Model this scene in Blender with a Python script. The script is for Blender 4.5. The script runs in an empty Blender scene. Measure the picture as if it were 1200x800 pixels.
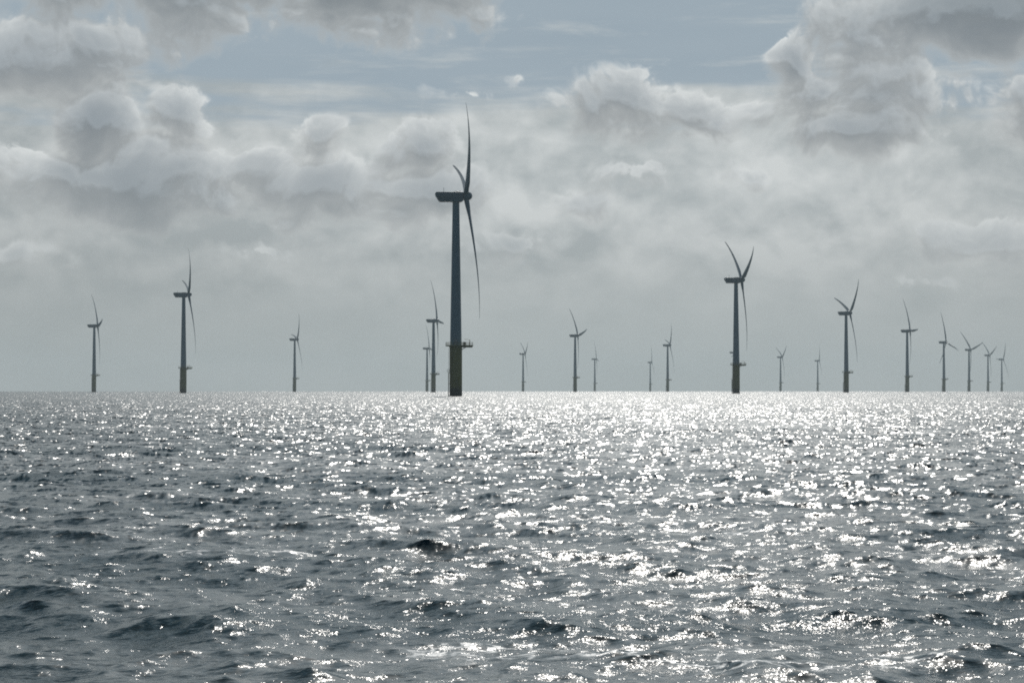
import bpy, bmesh, math, random
import numpy as np
from mathutils import Vector, Matrix

rad = math.radians
scene = bpy.context.scene
COL = scene.collection

# ------------------------------------------------------------------ camera
F_PX = 2500.0            # focal length in pixels of a 1200 px wide frame
CAM_H = 2.6              # eye height on the boat, metres
R_EARTH = 7.4e6          # earth radius with refraction
EYE_Y = 456.3            # picture row of eye level (800 px high frame)
cd = bpy.data.cameras.new('camera')
cam = bpy.data.objects.new('camera', cd)
COL.objects.link(cam)
cd.sensor_width = 36.0
cd.lens = 36.0 * F_PX / 1200.0
cd.clip_start = 0.5
cd.clip_end = 40000.0
cam.location = (0, 0, CAM_H)
cam.rotation_euler = (rad(90) + math.atan((EYE_Y - 400.0) / F_PX), 0, 0)
scene.camera = cam

# ------------------------------------------------------------------ sun, exposure
EXPOSURE = -0.7
SUN_AZ, SUN_EL = rad(4.0), rad(39.0)
sun_dir = Vector((math.sin(SUN_AZ) * math.cos(SUN_EL), math.cos(SUN_AZ) * math.cos(SUN_EL), math.sin(SUN_EL)))
sl = bpy.data.lights.new('sun', 'SUN')
sl.energy = 4.4
sl.angle = rad(0.53)
sl.color = (1.0, 0.96, 0.90)
sun = bpy.data.objects.new('sun', sl)
COL.objects.link(sun)
sun.rotation_euler = sun_dir.to_track_quat('Z', 'Y').to_euler()
vs = scene.view_settings
vs.view_transform = 'Standard'
vs.look = 'None'
vs.exposure = EXPOSURE
vs.gamma = 1.0
vs.use_curve_mapping = False
cy = scene.cycles
cy.use_denoising = False
cy.max_bounces = 6
cy.volume_bounces = 1
cy.glossy_bounces = 3
cy.diffuse_bounces = 2
cy.sample_clamp_direct = 14.0
cy.filter_width = 1.9
cy.sample_clamp_indirect = 3.0
cy.caustics_reflective = False
cy.caustics_refractive = False


# ------------------------------------------------------------------ node helper
class NT:
    """Tiny helper to write node maths as Python expressions."""
    def __init__(self, tree):
        self.t = tree

    def node(self, kind, **props):
        n = self.t.nodes.new(kind)
        for k, v in props.items():
            setattr(n, k, v)
        return n

    def put(self, sock, v):
        if isinstance(v, bpy.types.NodeSocket):
            self.t.links.new(v, sock)
        else:
            sock.default_value = v

    def m(self, op, a, b=None, c=None, clamp=False):
        n = self.node('ShaderNodeMath', operation=op, use_clamp=clamp)
        self.put(n.inputs[0], a)
        if b is not None:
            self.put(n.inputs[1], b)
        if c is not None:
            self.put(n.inputs[2], c)
        return n.outputs[0]

    def add(self, a, b): return self.m('ADD', a, b)
    def sub(self, a, b): return self.m('SUBTRACT', a, b)
    def mul(self, a, b): return self.m('MULTIPLY', a, b)
    def mad(self, a, b, c): return self.m('MULTIPLY_ADD', a, b, c)

    def v(self, op, a, b=None, scale=None):
        n = self.node('ShaderNodeVectorMath', operation=op)
        self.put(n.inputs[0], a)
        if b is not None:
            self.put(n.inputs[1], b)
        if scale is not None:
            self.put(n.inputs['Scale'], scale)
        return n.outputs['Value'] if op in ('LENGTH', 'DOT_PRODUCT', 'DISTANCE') else n.outputs['Vector']

    def smooth(self, x, lo, hi, a=0.0, b=1.0):
        n = self.node('ShaderNodeMapRange', interpolation_type='SMOOTHSTEP')
        self.put(n.inputs['Value'], x)
        self.put(n.inputs['From Min'], lo)
        self.put(n.inputs['From Max'], hi)
        self.put(n.inputs['To Min'], a)
        self.put(n.inputs['To Max'], b)
        return n.outputs[0]

    def noise(self, vec, scale, detail=5.0, rough=0.55, lac=2.0, dist=0.0, color=False):
        n = self.node('ShaderNodeTexNoise', noise_dimensions='3D')
        self.put(n.inputs['Vector'], vec)
        n.inputs['Scale'].default_value = scale
        n.inputs['Detail'].default_value = detail
        n.inputs['Roughness'].default_value = rough
        n.inputs['Lacunarity'].default_value = lac
        n.inputs['Distortion'].default_value = dist
        return n.outputs['Color' if color else 'Fac']

    def puff(self, vec, scale, detail=2.0, rough=0.5):
        n = self.node('ShaderNodeTexVoronoi', voronoi_dimensions='3D', feature='F1')
        self.put(n.inputs['Vector'], vec)
        n.inputs['Scale'].default_value = scale
        n.inputs['Detail'].default_value = detail
        n.inputs['Roughness'].default_value = rough
        n.normalize = True
        return n.outputs['Distance']

    def mix(self, fac, a, b):
        n = self.node('ShaderNodeMix', data_type='RGBA')
        self.put(n.inputs[0], fac)
        self.put(n.inputs[6], a)
        self.put(n.inputs[7], b)
        return n.outputs[2]

    def sep(self, vec):
        n = self.node('ShaderNodeSeparateXYZ')
        self.put(n.inputs[0], vec)
        return n.outputs

    def comb(self, x, y, z):
        n = self.node('ShaderNodeCombineXYZ')
        for s, q in zip(n.inputs, (x, y, z)):
            self.put(s, q)
        return n.outputs[0]


def px(x, y):            # picture pixel -> sky coordinates (hundreds of pixels from the middle of the horizon)
    return (x - 600.0) / 100.0, (EYE_Y - y) / 100.0


# ------------------------------------------------------------------ sky
# cumulus heads and banks: centre (px), half width, half height above, half height below, weight
BLOBS = [
    # dark bank over the upper left corner, with hanging rags
    (110, -60, 400, 60, 104, 1.25), (215, 10, 90, 60, 80, 0.75), (430, -25, 190, 60, 84, 1.15), (450, 30, 50, 40, 40, 0.55), (30, 75, 130, 50, 70, 0.85), (120, 60, 70, 50, 50, 0.6),
    # left cumulus: head, shoulder, body
    (104, 150, 58, 50, 80, 1.35), (212, 135, 44, 36, 44, 0.85), (150, 222, 140, 70, 58, 1.3), (235, 230, 80, 56, 46, 0.8), (45, 215, 80, 50, 50, 0.55),
    # two smaller cumuli
    (368, 165, 40, 30, 46, 0.75), (370, 225, 100, 50, 48, 0.95), (488, 178, 50, 40, 46, 0.72), (500, 232, 90, 46, 44, 0.85), (300, 200, 60, 40, 40, 0.45),
    # small scraps
    (612, 92, 30, 16, 16, 0.2),
    # bank of heads right of the middle
    (745, 118, 64, 46, 60, 0.72), (690, 128, 64, 34, 44, 0.55), (805, 132, 66, 32, 44, 0.55), (545, 116, 80, 26, 30, 0.2), (880, 135, 50, 24, 30, 0.4),
    (740, 205, 80, 40, 40, 0.3), (680, 235, 70, 36, 36, 0.28), (870, 210, 70, 30, 36, 0.26),
    # right tower and its body
    (922, 72, 38, 36, 44, 0.9), (965, 115, 70, 50, 60, 0.75), (1020, 120, 125, 76, 72, 0.66), (1010, 40, 90, 70, 80, 0.5), (1005, 160, 100, 40, 34, 0.95),
    # dark bank over the upper right corner
    (1150, 25, 165, 90, 66, 1.5), (1200, 130, 60, 40, 60, 0.7), (1160, 288, 100, 36, 26, 0.75), (1080, 330, 100, 30, 30, 0.28),
    # faint low cumuli
    (40, 300, 100, 34, 34, 0.3), (600, 290, 90, 36, 36, 0.28), (300, 300, 110, 30, 30, 0.22),
]

w = bpy.data.worlds.new('World')
scene.world = w
w.use_nodes = True
w.cycles.sampling_method = 'NONE'
w.node_tree.nodes.clear()


def cloud_group():
    g = bpy.data.node_groups.new('cloud_density', 'ShaderNodeTree')
    g.interface.new_socket('Direction', in_out='INPUT', socket_type='NodeSocketVector')
    g.interface.new_socket('Density', in_out='OUTPUT', socket_type='NodeSocketFloat')
    g.interface.new_socket('Envelope', in_out='OUTPUT', socket_type='NodeSocketFloat')
    T = NT(g)
    gi = T.node('NodeGroupInput')
    go = T.node('NodeGroupOutput')
    d = T.v('NORMALIZE', gi.outputs[0])
    X, Y, Z = T.sep(d)
    p = T.v('SCALE', d, scale=25.0)
    # wobble of the outline
    nz = T.noise(p, 0.85, 2.0, 0.5, color=True)
    wob = T.v('SCALE', T.v('SUBTRACT', nz, (0.5, 0.5, 0.5)), scale=0.6)
    pw = T.v('ADD', p, wob)
    WX, WY, WZ = T.sep(wob)
    u = T.add(T.mul(T.m('ARCTAN2', X, Y), 25.0), WX)
    vv = T.add(T.mul(T.m('ARCSINE', Z), 25.0), T.mul(WZ, 0.7))
    best = None
    for (bx, by, rx, ru, rl, wt) in BLOBS:
        cu, cv = px(bx, by)
        a = T.mul(T.sub(u, cu), 100.0 / rx)
        dv = T.sub(vv, cv)
        b = T.m('MAXIMUM', T.mul(dv, 100.0 / ru), T.mul(dv, -100.0 / rl))
        r = T.m('SQRT', T.mad(a, a, T.mul(b, b)))
        e = T.mad(r, -1.0 * max(wt, 0.55), wt)
        best = e if best is None else T.m('SMOOTH_MAX', best, e, 0.25)
    # broken cumulus over the rest of the dome, above the frame and to the sides
    far = T.noise(T.v('MULTIPLY', p, (1, 1, 1.5)), 0.16, 3.0, 0.5)
    outside = T.m('MAXIMUM', T.smooth(vv, 5.2, 7.5), T.smooth(T.m('ABSOLUTE', u), 6.6, 8.5))
    gen = T.mad(T.mad(T.sub(far, 0.53), 4.0, 0.6), outside, -0.6)
    best = T.m('MAXIMUM', best, gen)
    fb = T.noise(T.v('MULTIPLY', pw, (1, 1, 1.25)), 1.5, 7.0, 0.56)
    pf = T.puff(T.v('ADD', pw, T.v('SCALE', nz, scale=0.5)), 2.3, 3.0, 0.55)
    dens = T.add(best, T.mul(T.sub(fb, 0.5), 1.1))
    dens = T.add(dens, T.mul(T.sub(0.36, pf), 1.05))
    T.put(go.inputs[0], dens)
    T.put(go.inputs[1], best)
    return g


W = NT(w.node_tree)
tc = W.node('ShaderNodeTexCoord')
D0 = W.v('NORMALIZE', tc.outputs['Generated'])
CG = cloud_group()


def dens_at(off):
    n = W.node('ShaderNodeGroup', node_tree=CG)
    W.put(n.inputs[0], D0 if off is None else W.v('ADD', D0, off))
    return n.outputs


d0, env = dens_at(None)
d1 = dens_at((0.0015, 0.0, 0.0060))[0]
X, Y, Z = W.sep(D0)
u = W.mul(W.m('ARCTAN2', X, Y), 25.0)
v = W.mul(W.m('ARCSINE', Z), 25.0)
P = W.v('SCALE', D0, scale=25.0)

sky = W.node('ShaderNodeTexSky', sky_type='NISHITA')
sky.sun_disc = False
sky.sun_elevation = SUN_EL
sky.sun_rotation = SUN_AZ
sky.altitude = 0.0
sky.air_density = 1.0
sky.dust_density = 0.5
sky.ozone_density = 1.4
SKY_STRENGTH = 0.05
K = 1.13 * 2.0 ** -EXPOSURE / SKY_STRENGTH      # cloud radiances below are written as seen in the picture


def rgb(r, g, b):
    return (r * K, g * K, b * K, 1.0)


clear = W.v('MULTIPLY', sky.outputs[0], (0.66, 0.90, 0.98))
# towards the sun the clear gaps are a milky slate blue
gap = W.mix(W.noise(W.v('MULTIPLY', P, (0.5, 0.5, 2.6)), 0.9, 4.0, 0.5), rgb(0.270, 0.335, 0.388), rgb(0.310, 0.372, 0.420))
fwd = W.smooth(Y, 0.55, 0.93)
clear = W.mix(W.mul(fwd, W.smooth(v, 14.0, 6.0)), clear, gap)
# thin stratus sheet: covers the lower sky, streaky upper edge
st = W.noise(W.v('MULTIPLY', W.v('ADD', P, (3.1, 0.0, 0.4)), (0.28, 0.28, 2.4)), 1.0, 6.0, 0.58)
edge = W.add(v, W.mul(W.sub(st, 0.5), -2.6))
veil = W.smooth(edge, 3.75, 3.05)
mot = W.noise(W.v('MULTIPLY', P, (0.8, 0.8, 1.5)), 0.62, 7.0, 0.6, dist=0.25)
mot2 = W.noise(W.v('MULTIPLY', W.v('ADD', P, (7.3, 2.0, 1.0)), (0.55, 0.55, 1.3)), 1.25, 6.0, 0.6)
VG = bpy.data.node_groups.new('veil_density', 'ShaderNodeTree')
VG.interface.new_socket('Direction', in_out='INPUT', socket_type='NodeSocketVector')
VG.interface.new_socket('Density', in_out='OUTPUT', socket_type='NodeSocketFloat')
V = NT(VG)
vi, vo = V.node('NodeGroupInput'), V.node('NodeGroupOutput')
vp = V.v('MULTIPLY', V.v('NORMALIZE', vi.outputs[0]), (25.0, 25.0, 33.0))
vn = V.noise(vp, 0.8, 2.0, 0.5, color=True)
vq = V.v('ADD', vp, V.v('SCALE', V.v('SUBTRACT', vn, (0.5, 0.5, 0.5)), scale=0.8))
V.put(vo.inputs[0], V.add(V.add(V.mul(V.noise(V.v('ADD', vq, (9.0, 4.0, 2.0)), 0.75, 6.0, 0.55), 1.0),
                                V.mul(V.puff(vq, 1.25, 2.5, 0.55), -0.42)), V.mul(V.noise(vp, 0.25, 2.0, 0.5), 0.55)))


def veil_at(off):
    n = W.node('ShaderNodeGroup', node_tree=VG)
    W.put(n.inputs[0], D0 if off is None else W.v('ADD', D0, off))
    return n.outputs[0]


q0 = veil_at(None)
vrel = W.sub(q0, veil_at((0.002, 0.0, 0.008)))
soft = W.smooth(v, 0.3, 1.9)
mm = W.smooth(W.add(W.mul(mot, 0.65), W.mul(mot2, 0.35)), 0.36, 0.64)
mm = W.m('ADD', W.mul(mm, 0.55), W.mul(W.smooth(q0, 0.80, 0.50), 0.45))
mm = W.m('ADD', mm, W.mul(W.mul(vrel, soft), 3.6), clamp=True)
veil_c = W.mix(mm, rgb(0.315, 0.346, 0.354), rgb(0.490, 0.513, 0.512))
low_c = W.mix(mm, rgb(0.345, 0.378, 0.378), rgb(0.395, 0.425, 0.425))
veil_c = W.v('SCALE', W.mix(W.smooth(v, 2.0, 0.4), veil_c, low_c), scale=W.add(W.smooth(v, 1.2, 2.6, 1.0, 1.15), W.mul(W.smooth(W.m('ABSOLUTE', W.sub(u, 1.0)), 0.5, 7.0), -0.10)))
wis = W.noise(W.v('MULTIPLY', W.v('ADD', P, (1.7, 3.0, 0.9)), (0.45, 0.45, 2.9)), 1.0, 7.0, 0.62, dist=0.3)
clear = W.mix(W.mul(W.smooth(wis, 0.50, 0.72), W.smooth(v, 9.0, 4.2, 0.0, 0.65)), clear, rgb(0.455, 0.490, 0.500))
base = W.mix(W.mul(veil, W.smooth(Y, -0.1, 0.5)), clear, veil_c)
# cumulus: thin lit rims, thick grey cores, relief from the light above
thick = W.sub(1.0, W.m('EXPONENT', W.mul(W.m('MAXIMUM', W.sub(d0, 0.08), 0.0), -2.2)))
relief = W.m('MULTIPLY', W.sub(d0, d1), 1.15)
hi = W.sub(0.42, W.mul(W.mul(W.m('MAXIMUM', W.m('MINIMUM', relief, 0.28), 0.0), 1.25), W.smooth(env, -0.1, 0.25)))
alpha = W.smooth(d0, 0.02, hi)
core = W.mix(W.smooth(v, 3.9, 4.6), rgb(0.172, 0.198, 0.220), rgb(0.145, 0.170, 0.188))
cum = W.mix(thick, rgb(0.530, 0.548, 0.543), core)
gain = W.m('MAXIMUM', W.m('MINIMUM', W.add(1.0, W.mul(relief, 1.5)), 1.30), 0.90)
gain = W.mul(gain, W.smooth(v, 5.0, 8.5, 1.0, 0.62))
cum = W.v('SCALE', cum, scale=gain)
front = W.smooth(Y, -0.2, 0.4)
dim = W.mix(front, rgb(0.085, 0.105, 0.118), cum)
out = W.mix(W.mul(alpha, W.smooth(v, 0.6, 2.9, 0.25, 0.88)), base, dim)
bg = W.node('ShaderNodeBackground')
W.put(bg.inputs['Color'], out)
bg.inputs['Strength'].default_value = SKY_STRENGTH
wo = W.node('ShaderNodeOutputWorld')
w.node_tree.links.new(bg.outputs[0], wo.inputs['Surface'])


# ------------------------------------------------------------------ materials
def new_mat(name):
    m = bpy.data.materials.new(name)
    m.use_nodes = True
    T = NT(m.node_tree)
    return m, T, m.node_tree.nodes['Principled BSDF']


def paint(name, c, rough=0.38, stain=0.12, scale=0.35):
    m, T, b = new_mat(name)
    geo = T.node('ShaderNodeTexCoord')
    p = geo.outputs['Object']
    n1 = T.noise(T.v('MULTIPLY', p, (1, 1, 0.15)), scale * 3, 6.0, 0.6)
    n2 = T.noise(p, scale, 4.0, 0.5)
    f = T.smooth(T.add(T.mul(n1, 0.5), T.mul(n2, 0.5)), 0.35, 0.7)
    T.put(b.inputs['Base Color'], T.mix(f, (*c, 1), tuple(x * (1 - stain) for x in c) + (1,)))
    T.put(b.inputs['Roughness'], T.mad(n1, 0.2, rough - 0.1))
    return m


M_TOWER = paint('light_grey_tower_paint', (0.17, 0.28, 0.34), 0.45)
M_NAC = paint('grey_nacelle_paint', (0.14, 0.215, 0.26), 0.35)
M_BLADE = paint('grey_blade_gelcoat', (0.18, 0.26, 0.30), 0.3, 0.06)
M_STEEL = paint('galvanised_steel', (0.30, 0.31, 0.31), 0.5, 0.2, 1.5)


def tp_mat():
    m, T, b = new_mat('weathered_yellow_paint')
    p = T.node('ShaderNodeTexCoord').outputs['Object']
    z = T.sep(p)[2]
    n = T.noise(T.v('MULTIPLY', p, (1, 1, 0.12)), 1.2, 6.0, 0.6)
    n2 = T.noise(p, 0.9, 5.0, 0.6)
    c = T.mix(T.smooth(n, 0.45, 0.75), (0.30, 0.24, 0.06, 1), (0.19, 0.155, 0.06, 1))
    growth = T.smooth(T.add(z, T.mul(T.sub(n2, 0.5), 3.0)), 4.2, 2.2)
    c = T.mix(growth, c, (0.035, 0.042, 0.025, 1))
    T.put(b.inputs['Base Color'], c)
    b.inputs['Roughness'].default_value = 0.55
    return m


M_TP = tp_mat()


def sea_mat():
    m, T, b = new_mat('sea_water')
    geo = T.node('ShaderNodeNewGeometry')
    p = geo.outputs['Position']
    px_, py_, pz_ = T.sep(p)
    dist = T.v('LENGTH', p)
    # capillary ripples, only where they are large enough to resolve
    h1 = T.noise(T.v('MULTIPLY', p, (0.8, 1.0, 1.0)), 6.3, 3.0, 0.6)
    h2 = T.noise(p, 18.0, 2.0, 0.5)
    h = T.add(T.mul(h1, 0.7), T.mul(h2, 0.18))
    bump = T.node('ShaderNodeBump')
    T.put(bump.inputs['Height'], h)
    bump.inputs['Distance'].default_value = 0.045
    T.put(bump.inputs['Strength'], T.smooth(dist, 90.0, 18.0, 0.0, 1.0))
    # thin streaks of old foam
    fm = T.noise(T.v('MULTIPLY', p, (0.10, 0.20, 0)), 1.0, 3.0, 0.5)
    warp = T.v('SCALE', T.v('SUBTRACT', T.noise(p, 0.9, 3.0, 0.5, color=True), (0.5, 0.5, 0.5)), scale=1.6)
    cell = T.node('ShaderNodeTexVoronoi', voronoi_dimensions='3D', feature='DISTANCE_TO_EDGE')
    T.put(cell.inputs['Vector'], T.v('ADD', T.v('MULTIPLY', p, (0.7, 1.0, 0)), warp))
    cell.inputs['Scale'].default_value = 1.1
    # a trail of foam crossing in front of the boat
    by = T.mul(T.sub(py_, T.mad(px_, -0.25, 21.4)), 0.8)
    band = T.mul(T.m('EXPONENT', T.mul(T.mul(by, by), -1.0)), T.mul(T.smooth(px_, -2.6, -0.5), T.smooth(px_, 7.0, 3.5, 0.0, 0.34)))
    line = T.smooth(T.add(cell.outputs['Distance'], T.mul(T.noise(p, 9.0, 3.0, 0.7), 0.10)), 0.085, 0.05)
    foam = T.mul(line, T.smooth(T.add(fm, band), 0.63, 0.70))
    T.put(b.inputs['Base Color'], T.mix(T.mul(foam, 0.9), (0.0085, 0.040, 0.048, 1), (0.55, 0.6, 0.62, 1)))
    T.put(b.inputs['Roughness'], T.m('MAXIMUM', T.smooth(T.m('LOGARITHM', dist, math.e), math.log(14.0), math.log(500.0), 0.09, 0.30), T.mul(foam, 0.5)))
    b.inputs['IOR'].default_value = 1.333
    # patches roughened by the finest wind ripples give the soft sheen between the glints
    cat = T.noise(T.v('MULTIPLY', p, (0.035, 0.09, 0)), 1.0, 4.0, 0.6)
    T.put(b.inputs['Coat Weight'], T.mul(T.smooth(cat, 0.35, 0.65, 0.07, 0.50), T.smooth(T.m('LOGARITHM', dist, math.e), math.log(20.0), math.log(400.0), 0.45, 1.1)))
    b.inputs['Coat Roughness'].default_value = 0.42
    b.inputs['Coat IOR'].default_value = 1.333
    T.put(b.inputs['Normal'], bump.outputs[0])
    return m


M_SEA = sea_mat()


# ------------------------------------------------------------------ sea
def drop(x, y):
    return -(x * x + y * y) / (2 * R_EARTH)


def build_sea():
    rng = np.random.default_rng(7)
    # wave components: wind sea running towards the boat and to the left
    NC = 230
    lam = np.exp(np.linspace(math.log(26.0), math.log(0.17), NC)) * (1 + rng.uniform(-0.01, 0.01, NC))
    k = 2 * np.pi / lam
    dln = math.log(26.0 / 0.17) / NC
    base = 0.0062 * np.exp(-(lam / 6.0) ** 3) * (1.05 + 0.95 * np.clip(1.5 - np.log(lam) / 1.5, 0, 1))
    var = base * dln
    var = var * (1 - 0.3 * np.clip(np.log(lam / 0.9), 0, 1))      # short steep chop over a low swell
    amp = np.sqrt(2 * var) / k
    mean = rad(236)
    spread = rad(26) + rad(34) * np.clip(1 - np.log(lam / 0.3) / math.log(26 / 0.3), 0, 1)
    th = mean + rng.normal(0, 1, NC) * spread
    dx, dy = np.cos(th), np.sin(th)
    ph = rng.uniform(0, 2 * np.pi, NC)
    # polar sheet round the boat, finest where it is seen
    r1 = np.linspace(0.5, 11.0, 30, endpoint=False)
    n2 = int(math.log(9200 / 11.0) / math.log(1.0043))
    r2 = 11.0 * np.exp(np.linspace(0, math.log(9200 / 11.0), n2))
    rr = np.concatenate([r1, r2])
    fine = np.arange(-16.0, 16.0001, 0.022)
    side = 16.0 + np.cumsum(np.minimum(0.04 * 1.07 ** np.arange(400), 3.0))
    side = side[side < 180.0]
    ang = np.radians(np.concatenate([-side[::-1], fine, side]))
    NA, NR = len(ang), len(rr)
    sa, ca = np.sin(ang), np.cos(ang)
    co = np.empty((NR, NA, 3), np.float32)
    no = np.empty((NR, NA, 3), np.float32)
    CH = 24

    def ripple(n, r, wide):    # random wavelet slopes, a given width along the crest
        sg = min(max(wide / (r * rad(0.022)), 0.3), 22.0)
        h = int(math.ceil(sg * 2.2))
        kx = np.exp(-0.5 * (np.arange(-h, h + 1) / sg) ** 2)
        kx /= math.sqrt((kx * kx).sum())
        raw = rng.normal(0, 1, (n, NA + 2 * h)).astype(np.float32)
        out = np.zeros((n, NA), np.float32)
        for q, wq in enumerate(kx):
            out += np.float32(wq) * raw[:, q:q + NA]
        return out

    for i0 in range(0, NR, CH):
        i1 = min(NR, i0 + CH)
        r = rr[i0:i1, None]
        step = max((rr[min(i1, NR - 1)] - rr[i0]) / max(i1 - i0, 1), 0.02)
        x = r * sa[None]
        y = r * ca[None]
        z = np.zeros_like(x)
        ox = np.zeros_like(x); oy = np.zeros_like(x)
        gx = np.zeros_like(x); gy = np.zeros_like(x); gz = np.zeros_like(x)
        lost = 0.0
        for j in range(NC):
            wgt = float(np.clip((lam[j] / step - 2.0) / 1.5, 0, 1))
            lost += var[j] * (1 - wgt * wgt)
            if wgt <= 0:
                continue
            f = (np.mod(k[j] * (x * dx[j] + y * dy[j]) + ph[j], 2 * np.pi)).astype(np.float32)
            s, c = np.sin(f), np.cos(f)
            a = amp[j] * wgt
            z += a * c
            ox -= 0.85 * a * dx[j] * s
            oy -= 0.85 * a * dy[j] * s
            gx += a * k[j] * dx[j] * s
            gy += a * k[j] * dy[j] * s
            gz += 0.85 * a * k[j] * c
        # slopes of the wavelets too short for the sheet: random tilt, a little wider than deep
        sig = math.sqrt(lost * 0.5 + 0.0002 + 0.040 * min(max((rr[i0] - 12) / 110.0, 0), 1))
        n1, n3 = [0.75 * ripple(i1 - i0, rr[i0], 0.10) + 0.66 * ripple(i1 - i0, rr[i0], 0.025) for _ in range(2)]
        gx += n1 * sig; gy += n3 * sig
        co[i0:i1, :, 0] = x + ox
        co[i0:i1, :, 1] = y + oy
        co[i0:i1, :, 2] = z + drop(x, y)
        nn = np.stack([gx, gy, np.maximum(1 - gz, 0.35)], -1)
        no[i0:i1] = nn / np.linalg.norm(nn, axis=-1, keepdims=True)
    me = bpy.data.meshes.new('sea_water')
    nv = NR * NA
    idx = np.arange(nv).reshape(NR, NA)
    q = np.stack([idx[:-1, :-1], idx[:-1, 1:], idx[1:, 1:], idx[1:, :-1]], -1).reshape(-1)
    nf = len(q) // 4
    me.vertices.add(nv); me.loops.add(nf * 4); me.polygons.add(nf)
    me.vertices.foreach_set('co', co.reshape(-1))
    me.loops.foreach_set('vertex_index', q.astype(np.int32))
    me.polygons.foreach_set('loop_start', np.arange(0, nf * 4, 4, dtype=np.int32))
    me.polygons.foreach_set('use_smooth', np.ones(nf, bool))
    me.update()
    at = me.attributes.new('custom_normal', 'FLOAT_VECTOR', 'POINT')
    at.data.foreach_set('vector', no.reshape(-1))
    me.update()
    me.materials.append(M_SEA)
    o = bpy.data.objects.new('sea_water', me)
    COL.objects.link(o)
    o['kind'] = 'structure'
    o['label'] = 'choppy dark sea glittering under the sun'
    return o


sea = build_sea()


# ------------------------------------------------------------------ haze
def build_haze():
    bm = bmesh.new()
    x0, x1, y0, y1, z0, z1 = -9400, 9400, -9400, 9400, -13.0, 142.0
    vsx = [bm.verts.new(p) for p in ((x0, y0, z0), (x1, y0, z0), (x1, y1, z0), (x0, y1, z0),
                                     (x0, y0, z1), (x1, y0, z1), (x1, y1, z1), (x0, y1, z1))]
    for f in ((0, 3, 2, 1), (4, 5, 6, 7), (0, 1, 5, 4), (1, 2, 6, 5), (2, 3, 7, 6), (3, 0, 4, 7)):
        bm.faces.new([vsx[i] for i in f])
    me = bpy.data.meshes.new('haze')
    bm.to_mesh(me); bm.free()
    m = bpy.data.materials.new('sea_haze')
    m.use_nodes = True
    nt = m.node_tree
    nt.nodes.clear()
    vol = nt.nodes.new('ShaderNodeVolumePrincipled')
    vol.inputs['Color'].default_value = (0.84, 0.96, 1.0, 1)
    vol.inputs['Density'].default_value = 7.4e-5
    vol.inputs['Anisotropy'].default_value = 0.2
    o_ = nt.nodes.new('ShaderNodeOutputMaterial')
    nt.links.new(vol.outputs[0], o_.inputs['Volume'])
    me.materials.append(m)
    o = bpy.data.objects.new('haze', me)
    COL.objects.link(o)
    o['kind'] = 'stuff'
    o['label'] = 'thin pale sea haze over the water'
    return o


haze = build_haze()


# ------------------------------------------------------------------ mesh helpers
def lathe(bm, prof, seg=40, axis='Z', cap=True):
    rings = []
    for (r, z) in prof:
        ring = []
        for i in range(seg):
            a = 2 * math.pi * i / seg
            if axis == 'Z':
                ring.append(bm.verts.new((r * math.cos(a), r * math.sin(a), z)))
            else:
                ring.append(bm.verts.new((z, r * math.cos(a), r * math.sin(a))))
        rings.append(ring)
    for a, b in zip(rings, rings[1:]):
        for i in range(seg):
            j = (i + 1) % seg
            bm.faces.new((a[i], a[j], b[j], b[i]))
    if cap:
        bm.faces.new(rings[0][::-1]); bm.faces.new(rings[-1])


def tube(bm, p, q, r, seg=8):
    p, q = Vector(p), Vector(q)
    d = (q - p).normalized()
    s = d.orthogonal().normalized(); t = d.cross(s)
    a, b = [], []
    for i in range(seg):
        an = 2 * math.pi * i / seg
        o = s * math.cos(an) * r + t * math.sin(an) * r
        a.append(bm.verts.new(p + o)); b.append(bm.verts.new(q + o))
    for i in range(seg):
        j = (i + 1) % seg
        bm.faces.new((a[i], a[j], b[j], b[i]))
    bm.faces.new(a[::-1]); bm.faces.new(b)


def box(bm, x0, x1, y0, y1, z0, z1):
    c = [bm.verts.new(p) for p in ((x0, y0, z0), (x1, y0, z0), (x1, y1, z0), (x0, y1, z0),
                                   (x0, y0, z1), (x1, y0, z1), (x1, y1, z1), (x0, y1, z1))]
    for f in ((0, 3, 2, 1), (4, 5, 6, 7), (0, 1, 5, 4), (1, 2, 6, 5), (2, 3, 7, 6), (3, 0, 4, 7)):
        bm.faces.new([c[i] for i in f])


def prism(bm, poly, z0, z1):
    a = [bm.verts.new((x, y, z0)) for x, y in poly]
    b = [bm.verts.new((x, y, z1)) for x, y in poly]
    n = len(poly)
    bm.faces.new(a[::-1]); bm.faces.new(b)
    for i in range(n):
        j = (i + 1) % n
        bm.faces.new((a[i], a[j], b[j], b[i]))


def part(name, bm, mat, parent, smooth=None):
    bmesh.ops.recalc_face_normals(bm, faces=bm.faces)
    me = bpy.data.meshes.new(name)
    bm.to_mesh(me); bm.free()
    me.materials.append(mat)
    if smooth is not None:
        me.polygons.foreach_set('use_smooth', [True] * len(me.polygons))
        me.set_sharp_from_angle(angle=rad(smooth))
    o = bpy.data.objects.new(name, me)
    COL.objects.link(o)
    o.parent = parent
    return o


# ------------------------------------------------------------------ wind turbine
HUB_Z, HUB_X, ROTOR_R, TILT = 80.0, 4.0, 51.0, rad(5.5)
TP_TOP = 19.9


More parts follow.
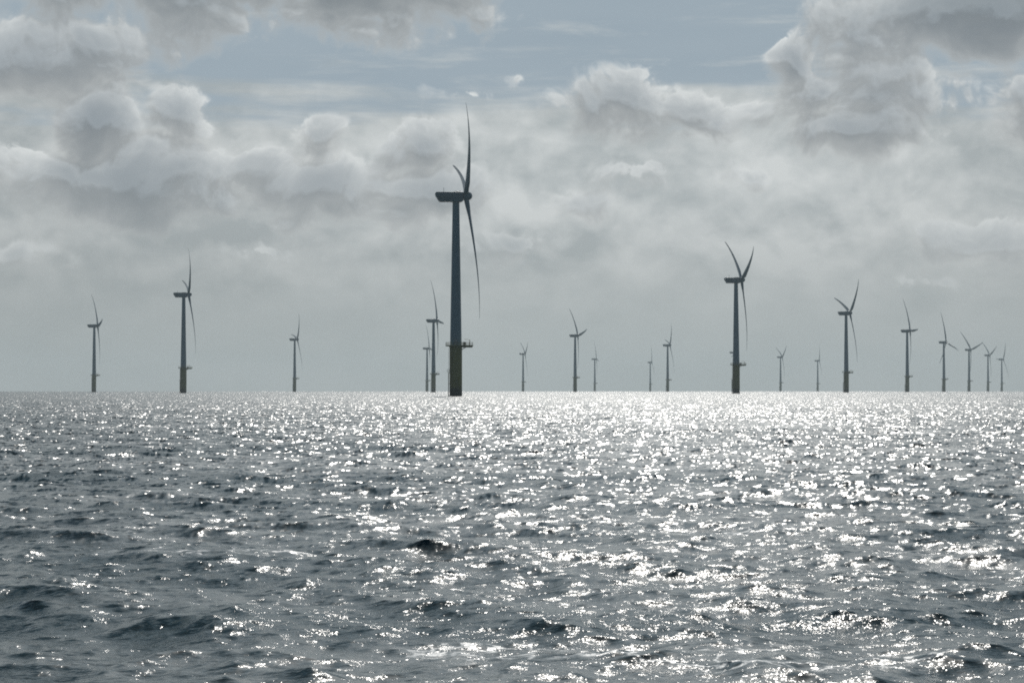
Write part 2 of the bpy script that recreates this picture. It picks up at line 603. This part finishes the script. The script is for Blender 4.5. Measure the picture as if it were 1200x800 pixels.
def blade_bm():
    bm = bmesh.new()
    N, S = 44, 20
    rings = []
    for i in range(N):
        t = (i / (N - 1)) ** 1.05
        r = 1.3 + t * (ROTOR_R - 1.3)
        q = r / ROTOR_R
        if r < 9.5:
            f = min(max((r - 2.5) / 7.0, 0), 1); f = f * f * (3 - 2 * f)
            chord = 2.0 + 1.5 * f
            th = 2.0 + (1.05 - 2.0) * f
            round_ = 1 - f
        else:
            f = (r - 9.5) / (ROTOR_R - 9.5)
            chord = 3.5 * (1 - f) ** 0.85 + 0.62 * f
            th = chord * (0.30 - 0.15 * f)
            round_ = 0.0
        if t > 0.975:
            s = math.sqrt(max(1 - ((t - 0.975) / 0.025) ** 2, 0.02))
            chord *= s; th *= s
        twist = rad(17) * (1 - q) ** 1.6 + rad(5.0)
        x0 = 0.066 * r - 0.068 * ROTOR_R * q ** 3
        ring = []
        for k in range(S):
            a = 2 * math.pi * k / S
            cx = 0.5 * math.cos(a)
            # ellipse for the root, thin tear drop outboard; nose forward of the pitch axis
            yt = 0.5 * math.sin(a)
            foil_y = yt * (0.62 + 0.9 * (cx + 0.5) * 0.62)
            cyy = yt * round_ + foil_y * (1 - round_)
            c_ = (cx - 0.17 * (1 - round_)) * chord
            n_ = cyy * th
            ring.append(bm.verts.new((x0 + n_ * math.cos(twist) - c_ * math.sin(twist),
                                      c_ * math.cos(twist) + n_ * math.sin(twist), r)))
        rings.append(ring)
    for a, b in zip(rings, rings[1:]):
        for k in range(S):
            j = (k + 1) % S
            bm.faces.new((a[k], a[j], b[j], b[k]))
    bm.faces.new(rings[0][::-1]); bm.faces.new(rings[-1])
    return bm


def make_turbine():
    root = bpy.data.objects.new('wind_turbine', None)
    COL.objects.link(root)
    # foundation sleeve standing in the sea
    bm = bmesh.new()
    lathe(bm, [(2.5, -9.0), (2.5, 19.45), (2.66, 19.5), (2.66, TP_TOP)], 48)
    tp = part('transition_piece', bm, M_TP, root, 40)
    bm = bmesh.new()                                           # boat landing: fenders and ladder
    for yy in (-0.75, 0.75):
        tube(bm, (-2.95, yy + 1.2, -3.0), (-2.95, yy + 1.2, 9.4), 0.13)
        for z in (1.5, 5.0, 9.2):
            tube(bm, (-2.3, yy * 0.8 + 0.8, z), (-2.95, yy + 1.2, z), 0.09)
    for yy in (-0.27, 0.27):
        tube(bm, (-2.85, yy, -2.0), (-2.85, yy, 19.4), 0.05, 6)
    for i in range(70):
        tube(bm, (-2.85, -0.27, -1.8 + 0.3 * i), (-2.85, 0.27, -1.8 + 0.3 * i), 0.025, 5)
    part('boat_landing', bm, M_TP, tp)
    bm = bmesh.new()                                           # rest platform half way up the ladder
    box(bm, -3.5, -2.45, -0.8, 0.8, 9.5, 9.62)
    for (xx, yy) in ((-3.45, -0.75), (-3.45, 0.75), (-2.7, -0.75), (-2.7, 0.75)):
        tube(bm, (xx, yy, 9.6), (xx, yy, 10.75), 0.035, 6)
    for z in (10.2, 10.73):
        tube(bm, (-3.45, -0.75, z), (-3.45, 0.75, z), 0.035, 6)
        for yy in (-0.75, 0.75):
            tube(bm, (-3.45, yy, z), (-2.55, yy, z), 0.035, 6)
    part('rest_platform', bm, M_TP, tp)
    bm = bmesh.new()                                           # power cable tubes
    for a in (rad(215), rad(235)):
        x, y = 2.75 * math.cos(a), 2.75 * math.sin(a)
        tube(bm, (x, y, -6), (x, y, 19.3), 0.16)
        for z in (3, 9, 15):
            tube(bm, (x, y, z), (x * 0.88, y * 0.88, z), 0.07)
    part('cable_tube', bm, M_TP, tp)

    # work platform: round deck with a laydown area reaching out to the right
    poly = []
    for i in range(28):
        a = rad(48) + (2 * math.pi - rad(96)) * i / 27
        poly.append((4.15 * math.cos(a), 4.15 * math.sin(a)))
    poly += [(6.9, -3.1), (6.9, 3.1)]
    bm = bmesh.new()
    prism(bm, poly, TP_TOP + 0.02, TP_TOP + 0.3)
    for yy in (-1.6, 1.6):
        box(bm, 2.0, 6.6, yy - 0.1, yy + 0.1, TP_TOP - 0.42, TP_TOP + 0.015)
        tube(bm, (4.0, yy, TP_TOP - 0.3), (2.3, yy * 0.8, TP_TOP - 1.3), 0.11)
    deck = part('work_platform', bm, M_TP, root)
    bm = bmesh.new()
    z0 = TP_TOP + 0.3
    inner = [(x * 0.975, y * 0.975) for x, y in poly]
    n = len(inner)
    pts = []
    for i in range(n):
        p, q = Vector(inner[i]), Vector(inner[(i + 1) % n])
        m_ = max(1, round((q - p).length / 1.3))
        pts += [p.lerp(q, s / m_) for s in range(m_)]
    for i, p in enumerate(pts):
        q = pts[(i + 1) % len(pts)]
        if i % 2 == 0 or abs(p.x - q.x) > 1.0:
            tube(bm, (p.x, p.y, z0), (p.x, p.y, z0 + 1.25), 0.05, 6)
        for zz in (0.65, 1.25):
            tube(bm, (p.x, p.y, z0 + zz), (q.x, q.y, z0 + zz), 0.045, 6)
        tube(bm, (p.x, p.y, z0 + 0.1), (q.x, q.y, z0 + 0.1), 0.09, 4)
    part('railing', bm, M_TP, deck)
    bm = bmesh.new()                                           # davit crane
    tube(bm, (5.6, -2.5, z0), (5.6, -2.5, z0 + 2.3), 0.12)
    tube(bm, (5.6, -2.5, z0 + 2.25), (3.5, -2.5, z0 + 2.5), 0.09)
    part('davit_crane', bm, M_TP, deck)
    bm = bmesh.new()
    box(bm, 2.95, 3.85, 0.6, 1.9, z0 + 0.003, z0 + 1.5)
    part('equipment_cabinet', bm, M_STEEL, deck)

    # tower
    bm = bmesh.new()
    prof = []
    zb, zt = TP_TOP + 0.003, HUB_Z - 2.45
    for i in range(25):
        t = i / 24
        z = zb + (zt - zb) * t
        r = 2.34 + (1.36 - 2.34) * t
        prof.append((r, z))
        if i in (8, 16):
            prof += [(r + 0.035, z + 0.01), (r + 0.035, z + 0.2), (r, z + 0.21)]
    lathe(bm, prof, 48)
    tw = part('tower', bm, M_TOWER, root, 40)
    bm = bmesh.new()
    c = Vector((0, -2.36, 0))
    box(bm, -0.55, 0.55, -2.42, -2.2, z0 + 0.25, z0 + 2.6)
    part('tower_door', bm, M_STEEL, tw)

    # nacelle, origin at the tower head, +X towards the rotor
    bm = bmesh.new()
    side = [(-8.45, 1.0), (-7.9, 1.5), (2.55, 1.55), (2.75, 1.3), (2.9, -1.9), (2.2, -2.4),
            (-6.7, -2.4), (-7.0, -1.35), (-8.1, -0.25)]
    hw = 1.95
    L = [bm.verts.new((x, -hw * (0.86 if x < -8 else 1.0), z)) for x, z in side]
    Rr = [bm.verts.new((x, hw * (0.86 if x < -8 else 1.0), z)) for x, z in side]
    bm.faces.new(L); bm.faces.new(Rr[::-1])
    for i in range(len(side)):
        j = (i + 1) % len(side)
        bm.faces.new((L[i], Rr[i], Rr[j], L[j]))
    bmesh.ops.bevel(bm, geom=[e for e in bm.edges], offset=0.22, segments=3, affect='EDGES', profile=0.5)
    nac = part('nacelle', bm, M_NAC, root, 45)
    nac.location = (0, 0, HUB_Z)
    bm = bmesh.new()                                           # seam ribs along the flanks
    for yy in (-1.97, 1.97):
        box(bm, -7.3, 2.4, yy - 0.03, yy + 0.03, -0.55, -0.45)
        for xx in (-4.6, -1.6, 1.2):
            box(bm, xx - 0.05, xx + 0.05, yy - 0.025, yy + 0.025, -2.0, 1.2)
    part('nacelle_seam', bm, M_STEEL, nac)
    bm = bmesh.new()                                           # roof hatch and cooler
    box(bm, -1.0, 2.0, -1.2, 1.2, 1.54, 1.80)
    bmesh.ops.bevel(bm, geom=[e for e in bm.edges], offset=0.08, segments=2, affect='EDGES')
    part('roof_hatch', bm, M_BLADE, nac)
    bm = bmesh.new()                                           # anemometer mast
    tube(bm, (-4.9, 0.4, 1.45), (-4.9, 0.4, 3.2), 0.07)
    tube(bm, (-4.9, -0.1, 2.9), (-4.9, 0.9, 2.9), 0.045)
    tube(bm, (-4.9, -0.1, 2.85), (-4.9, -0.1, 3.3), 0.08)
    part('weather_mast', bm, M_STEEL, nac)
    bm = bmesh.new()
    lathe(bm, [(1.42, -0.45), (1.42, 0.10)], 32)
    yb = part('yaw_bearing', bm, M_STEEL, nac, 40)
    yb.location = (0, 0, -2.42)

    # rotor
    bm = bmesh.new()
    lathe(bm, [(1.55, -1.0), (1.85, -0.75), (1.92, 0.0), (1.85, 0.8), (1.62, 1.5), (1.2, 2.1), (0.7, 2.45), (0.2, 2.6)], 36, 'X')
    hub = part('rotor_hub', bm, M_BLADE, root, 50)
    bmb = blade_bm()
    b0 = part('blade', bmb, M_BLADE, hub, 60)
    blades = [b0]
    for i in (1, 2):
        b = b0.copy()
        COL.objects.link(b)
        b.parent = hub
        blades.append(b)
    for i, b in enumerate(blades):
        b.rotation_euler = (rad(120 * i), 0, 0)
    return root


def copy_tree(o, parent=None):
    c = o.copy()
    COL.objects.link(c)
    c.parent = parent
    for ch in list(o.children):
        copy_tree(ch, c)
    return c


# picture x of tower, y of rotor axis, blade angle, sin(yaw), label
TURBINES = [
    (534.2, 229.5, 50, .075, 'largest and nearest wind turbine, dark tower on an olive yellow base with a railed platform'),
    (110.3, 381.5, -39, .125, 'dark wind turbine standing alone at the far left end of the row'),
    (215.0, 345.0, 46, .083, 'tall dark turbine on the left with one blade straight up, taller than its two neighbours'),
    (345.3, 397.5, 40, .18, 'slim lone turbine between the tall left one and the close central pair'),
    (500.5, 408.0, -24, .12, 'small pale turbine half behind a taller one, just left of the nearest tower'),
    (508.0, 375.5, -24, .139, 'mid sized turbine close left of the nearest tower, overlapping a smaller pale turbine'),
    (613.0, 414.5, 60, .18, 'small faint turbine with blades in a V, first right of the nearest tower'),
    (674.0, 393.0, -39, .27, 'mid sized turbine with one short blade pointing right, beside a tiny faint one'),
    (697.0, 420.5, -22, .11, 'tiny faint turbine just right of a mid sized one right of the nearest tower'),
    (762.0, 424.3, 20, .12, 'faintest and smallest turbine on the horizon, left of a taller one'),
    (782.4, 404.3, 42, .164, 'pale slender turbine standing just right of the faintest tiny one'),
    (862.7, 327.8, 66, .218, 'second largest turbine, blue grey with two blades raised in a narrow V'),
    (859.6, 412.8, 20, .2, 'distant turbine almost hidden behind the second largest tower, only its nacelle peeking out'),
    (914.7, 418.2, 57, .29, 'small faint turbine with a wide V of blades, just right of the second largest one'),
    (958.2, 422.4, 30, .15, 'tiny faint turbine with one blade up and one down, left of the third tallest'),
    (991.7, 366.7, 50, .30, 'third tallest turbine with lopsided V of blades, standing right of two tiny faint ones'),
    (1063.2, 387.5, -31, .205, 'tallest of the five turbines stepping down at right, one blade level to the right'),
    (1106.1, 400.8, -13, .38, 'turbine with one blade up and two drooping, second of five at the right end'),
    (1135.6, 409.6, -45, .48, 'middle one of five descending turbines at the right end, blades in a wide open Y'),
    (1157.8, 416.0, -53, .36, 'second smallest turbine in the descending right hand row, blades in an upright Y'),
    (1173.9, 420.9, 31, .36, 'last and smallest turbine at the right end, one blade pointing level to the left'),
]

proto = make_turbine()
for i, (tx, ty, psi, s, label) in enumerate(TURBINES):
    t = proto if i == 0 else copy_tree(proto)
    tan = (EYE_Y - ty) / F_PX
    Dd = 1000.0
    for _ in range(40):
        Dd = (HUB_Z - CAM_H - Dd * Dd / (2 * R_EARTH)) / tan
    az = math.atan((tx - 600.0) / F_PX)
    x = Dd * math.tan(az)
    t.location = (x, Dd, -(x * x + Dd * Dd) / (2 * R_EARTH))
    t['label'] = label
    t['category'] = 'wind turbine'
    t['group'] = 'wind turbines of the offshore wind farm'
    yaw = math.asin(s) - az
    for c in t.children:
        base = c.name.split('.')[0]
        if base == 'nacelle':
            c.rotation_euler = (0, 0, yaw)
        elif base == 'rotor_hub':
            Rm = Matrix.Rotation(yaw, 4, 'Z') @ Matrix.Rotation(-TILT, 4, 'Y')
            c.rotation_mode = 'XYZ'
            mat = Matrix.Translation((0, 0, HUB_Z - HUB_X * TILT)) @ Rm @ Matrix.Translation((HUB_X, 0, 0)) @ Matrix.Rotation(rad(psi), 4, 'X')
            c.matrix_basis = mat
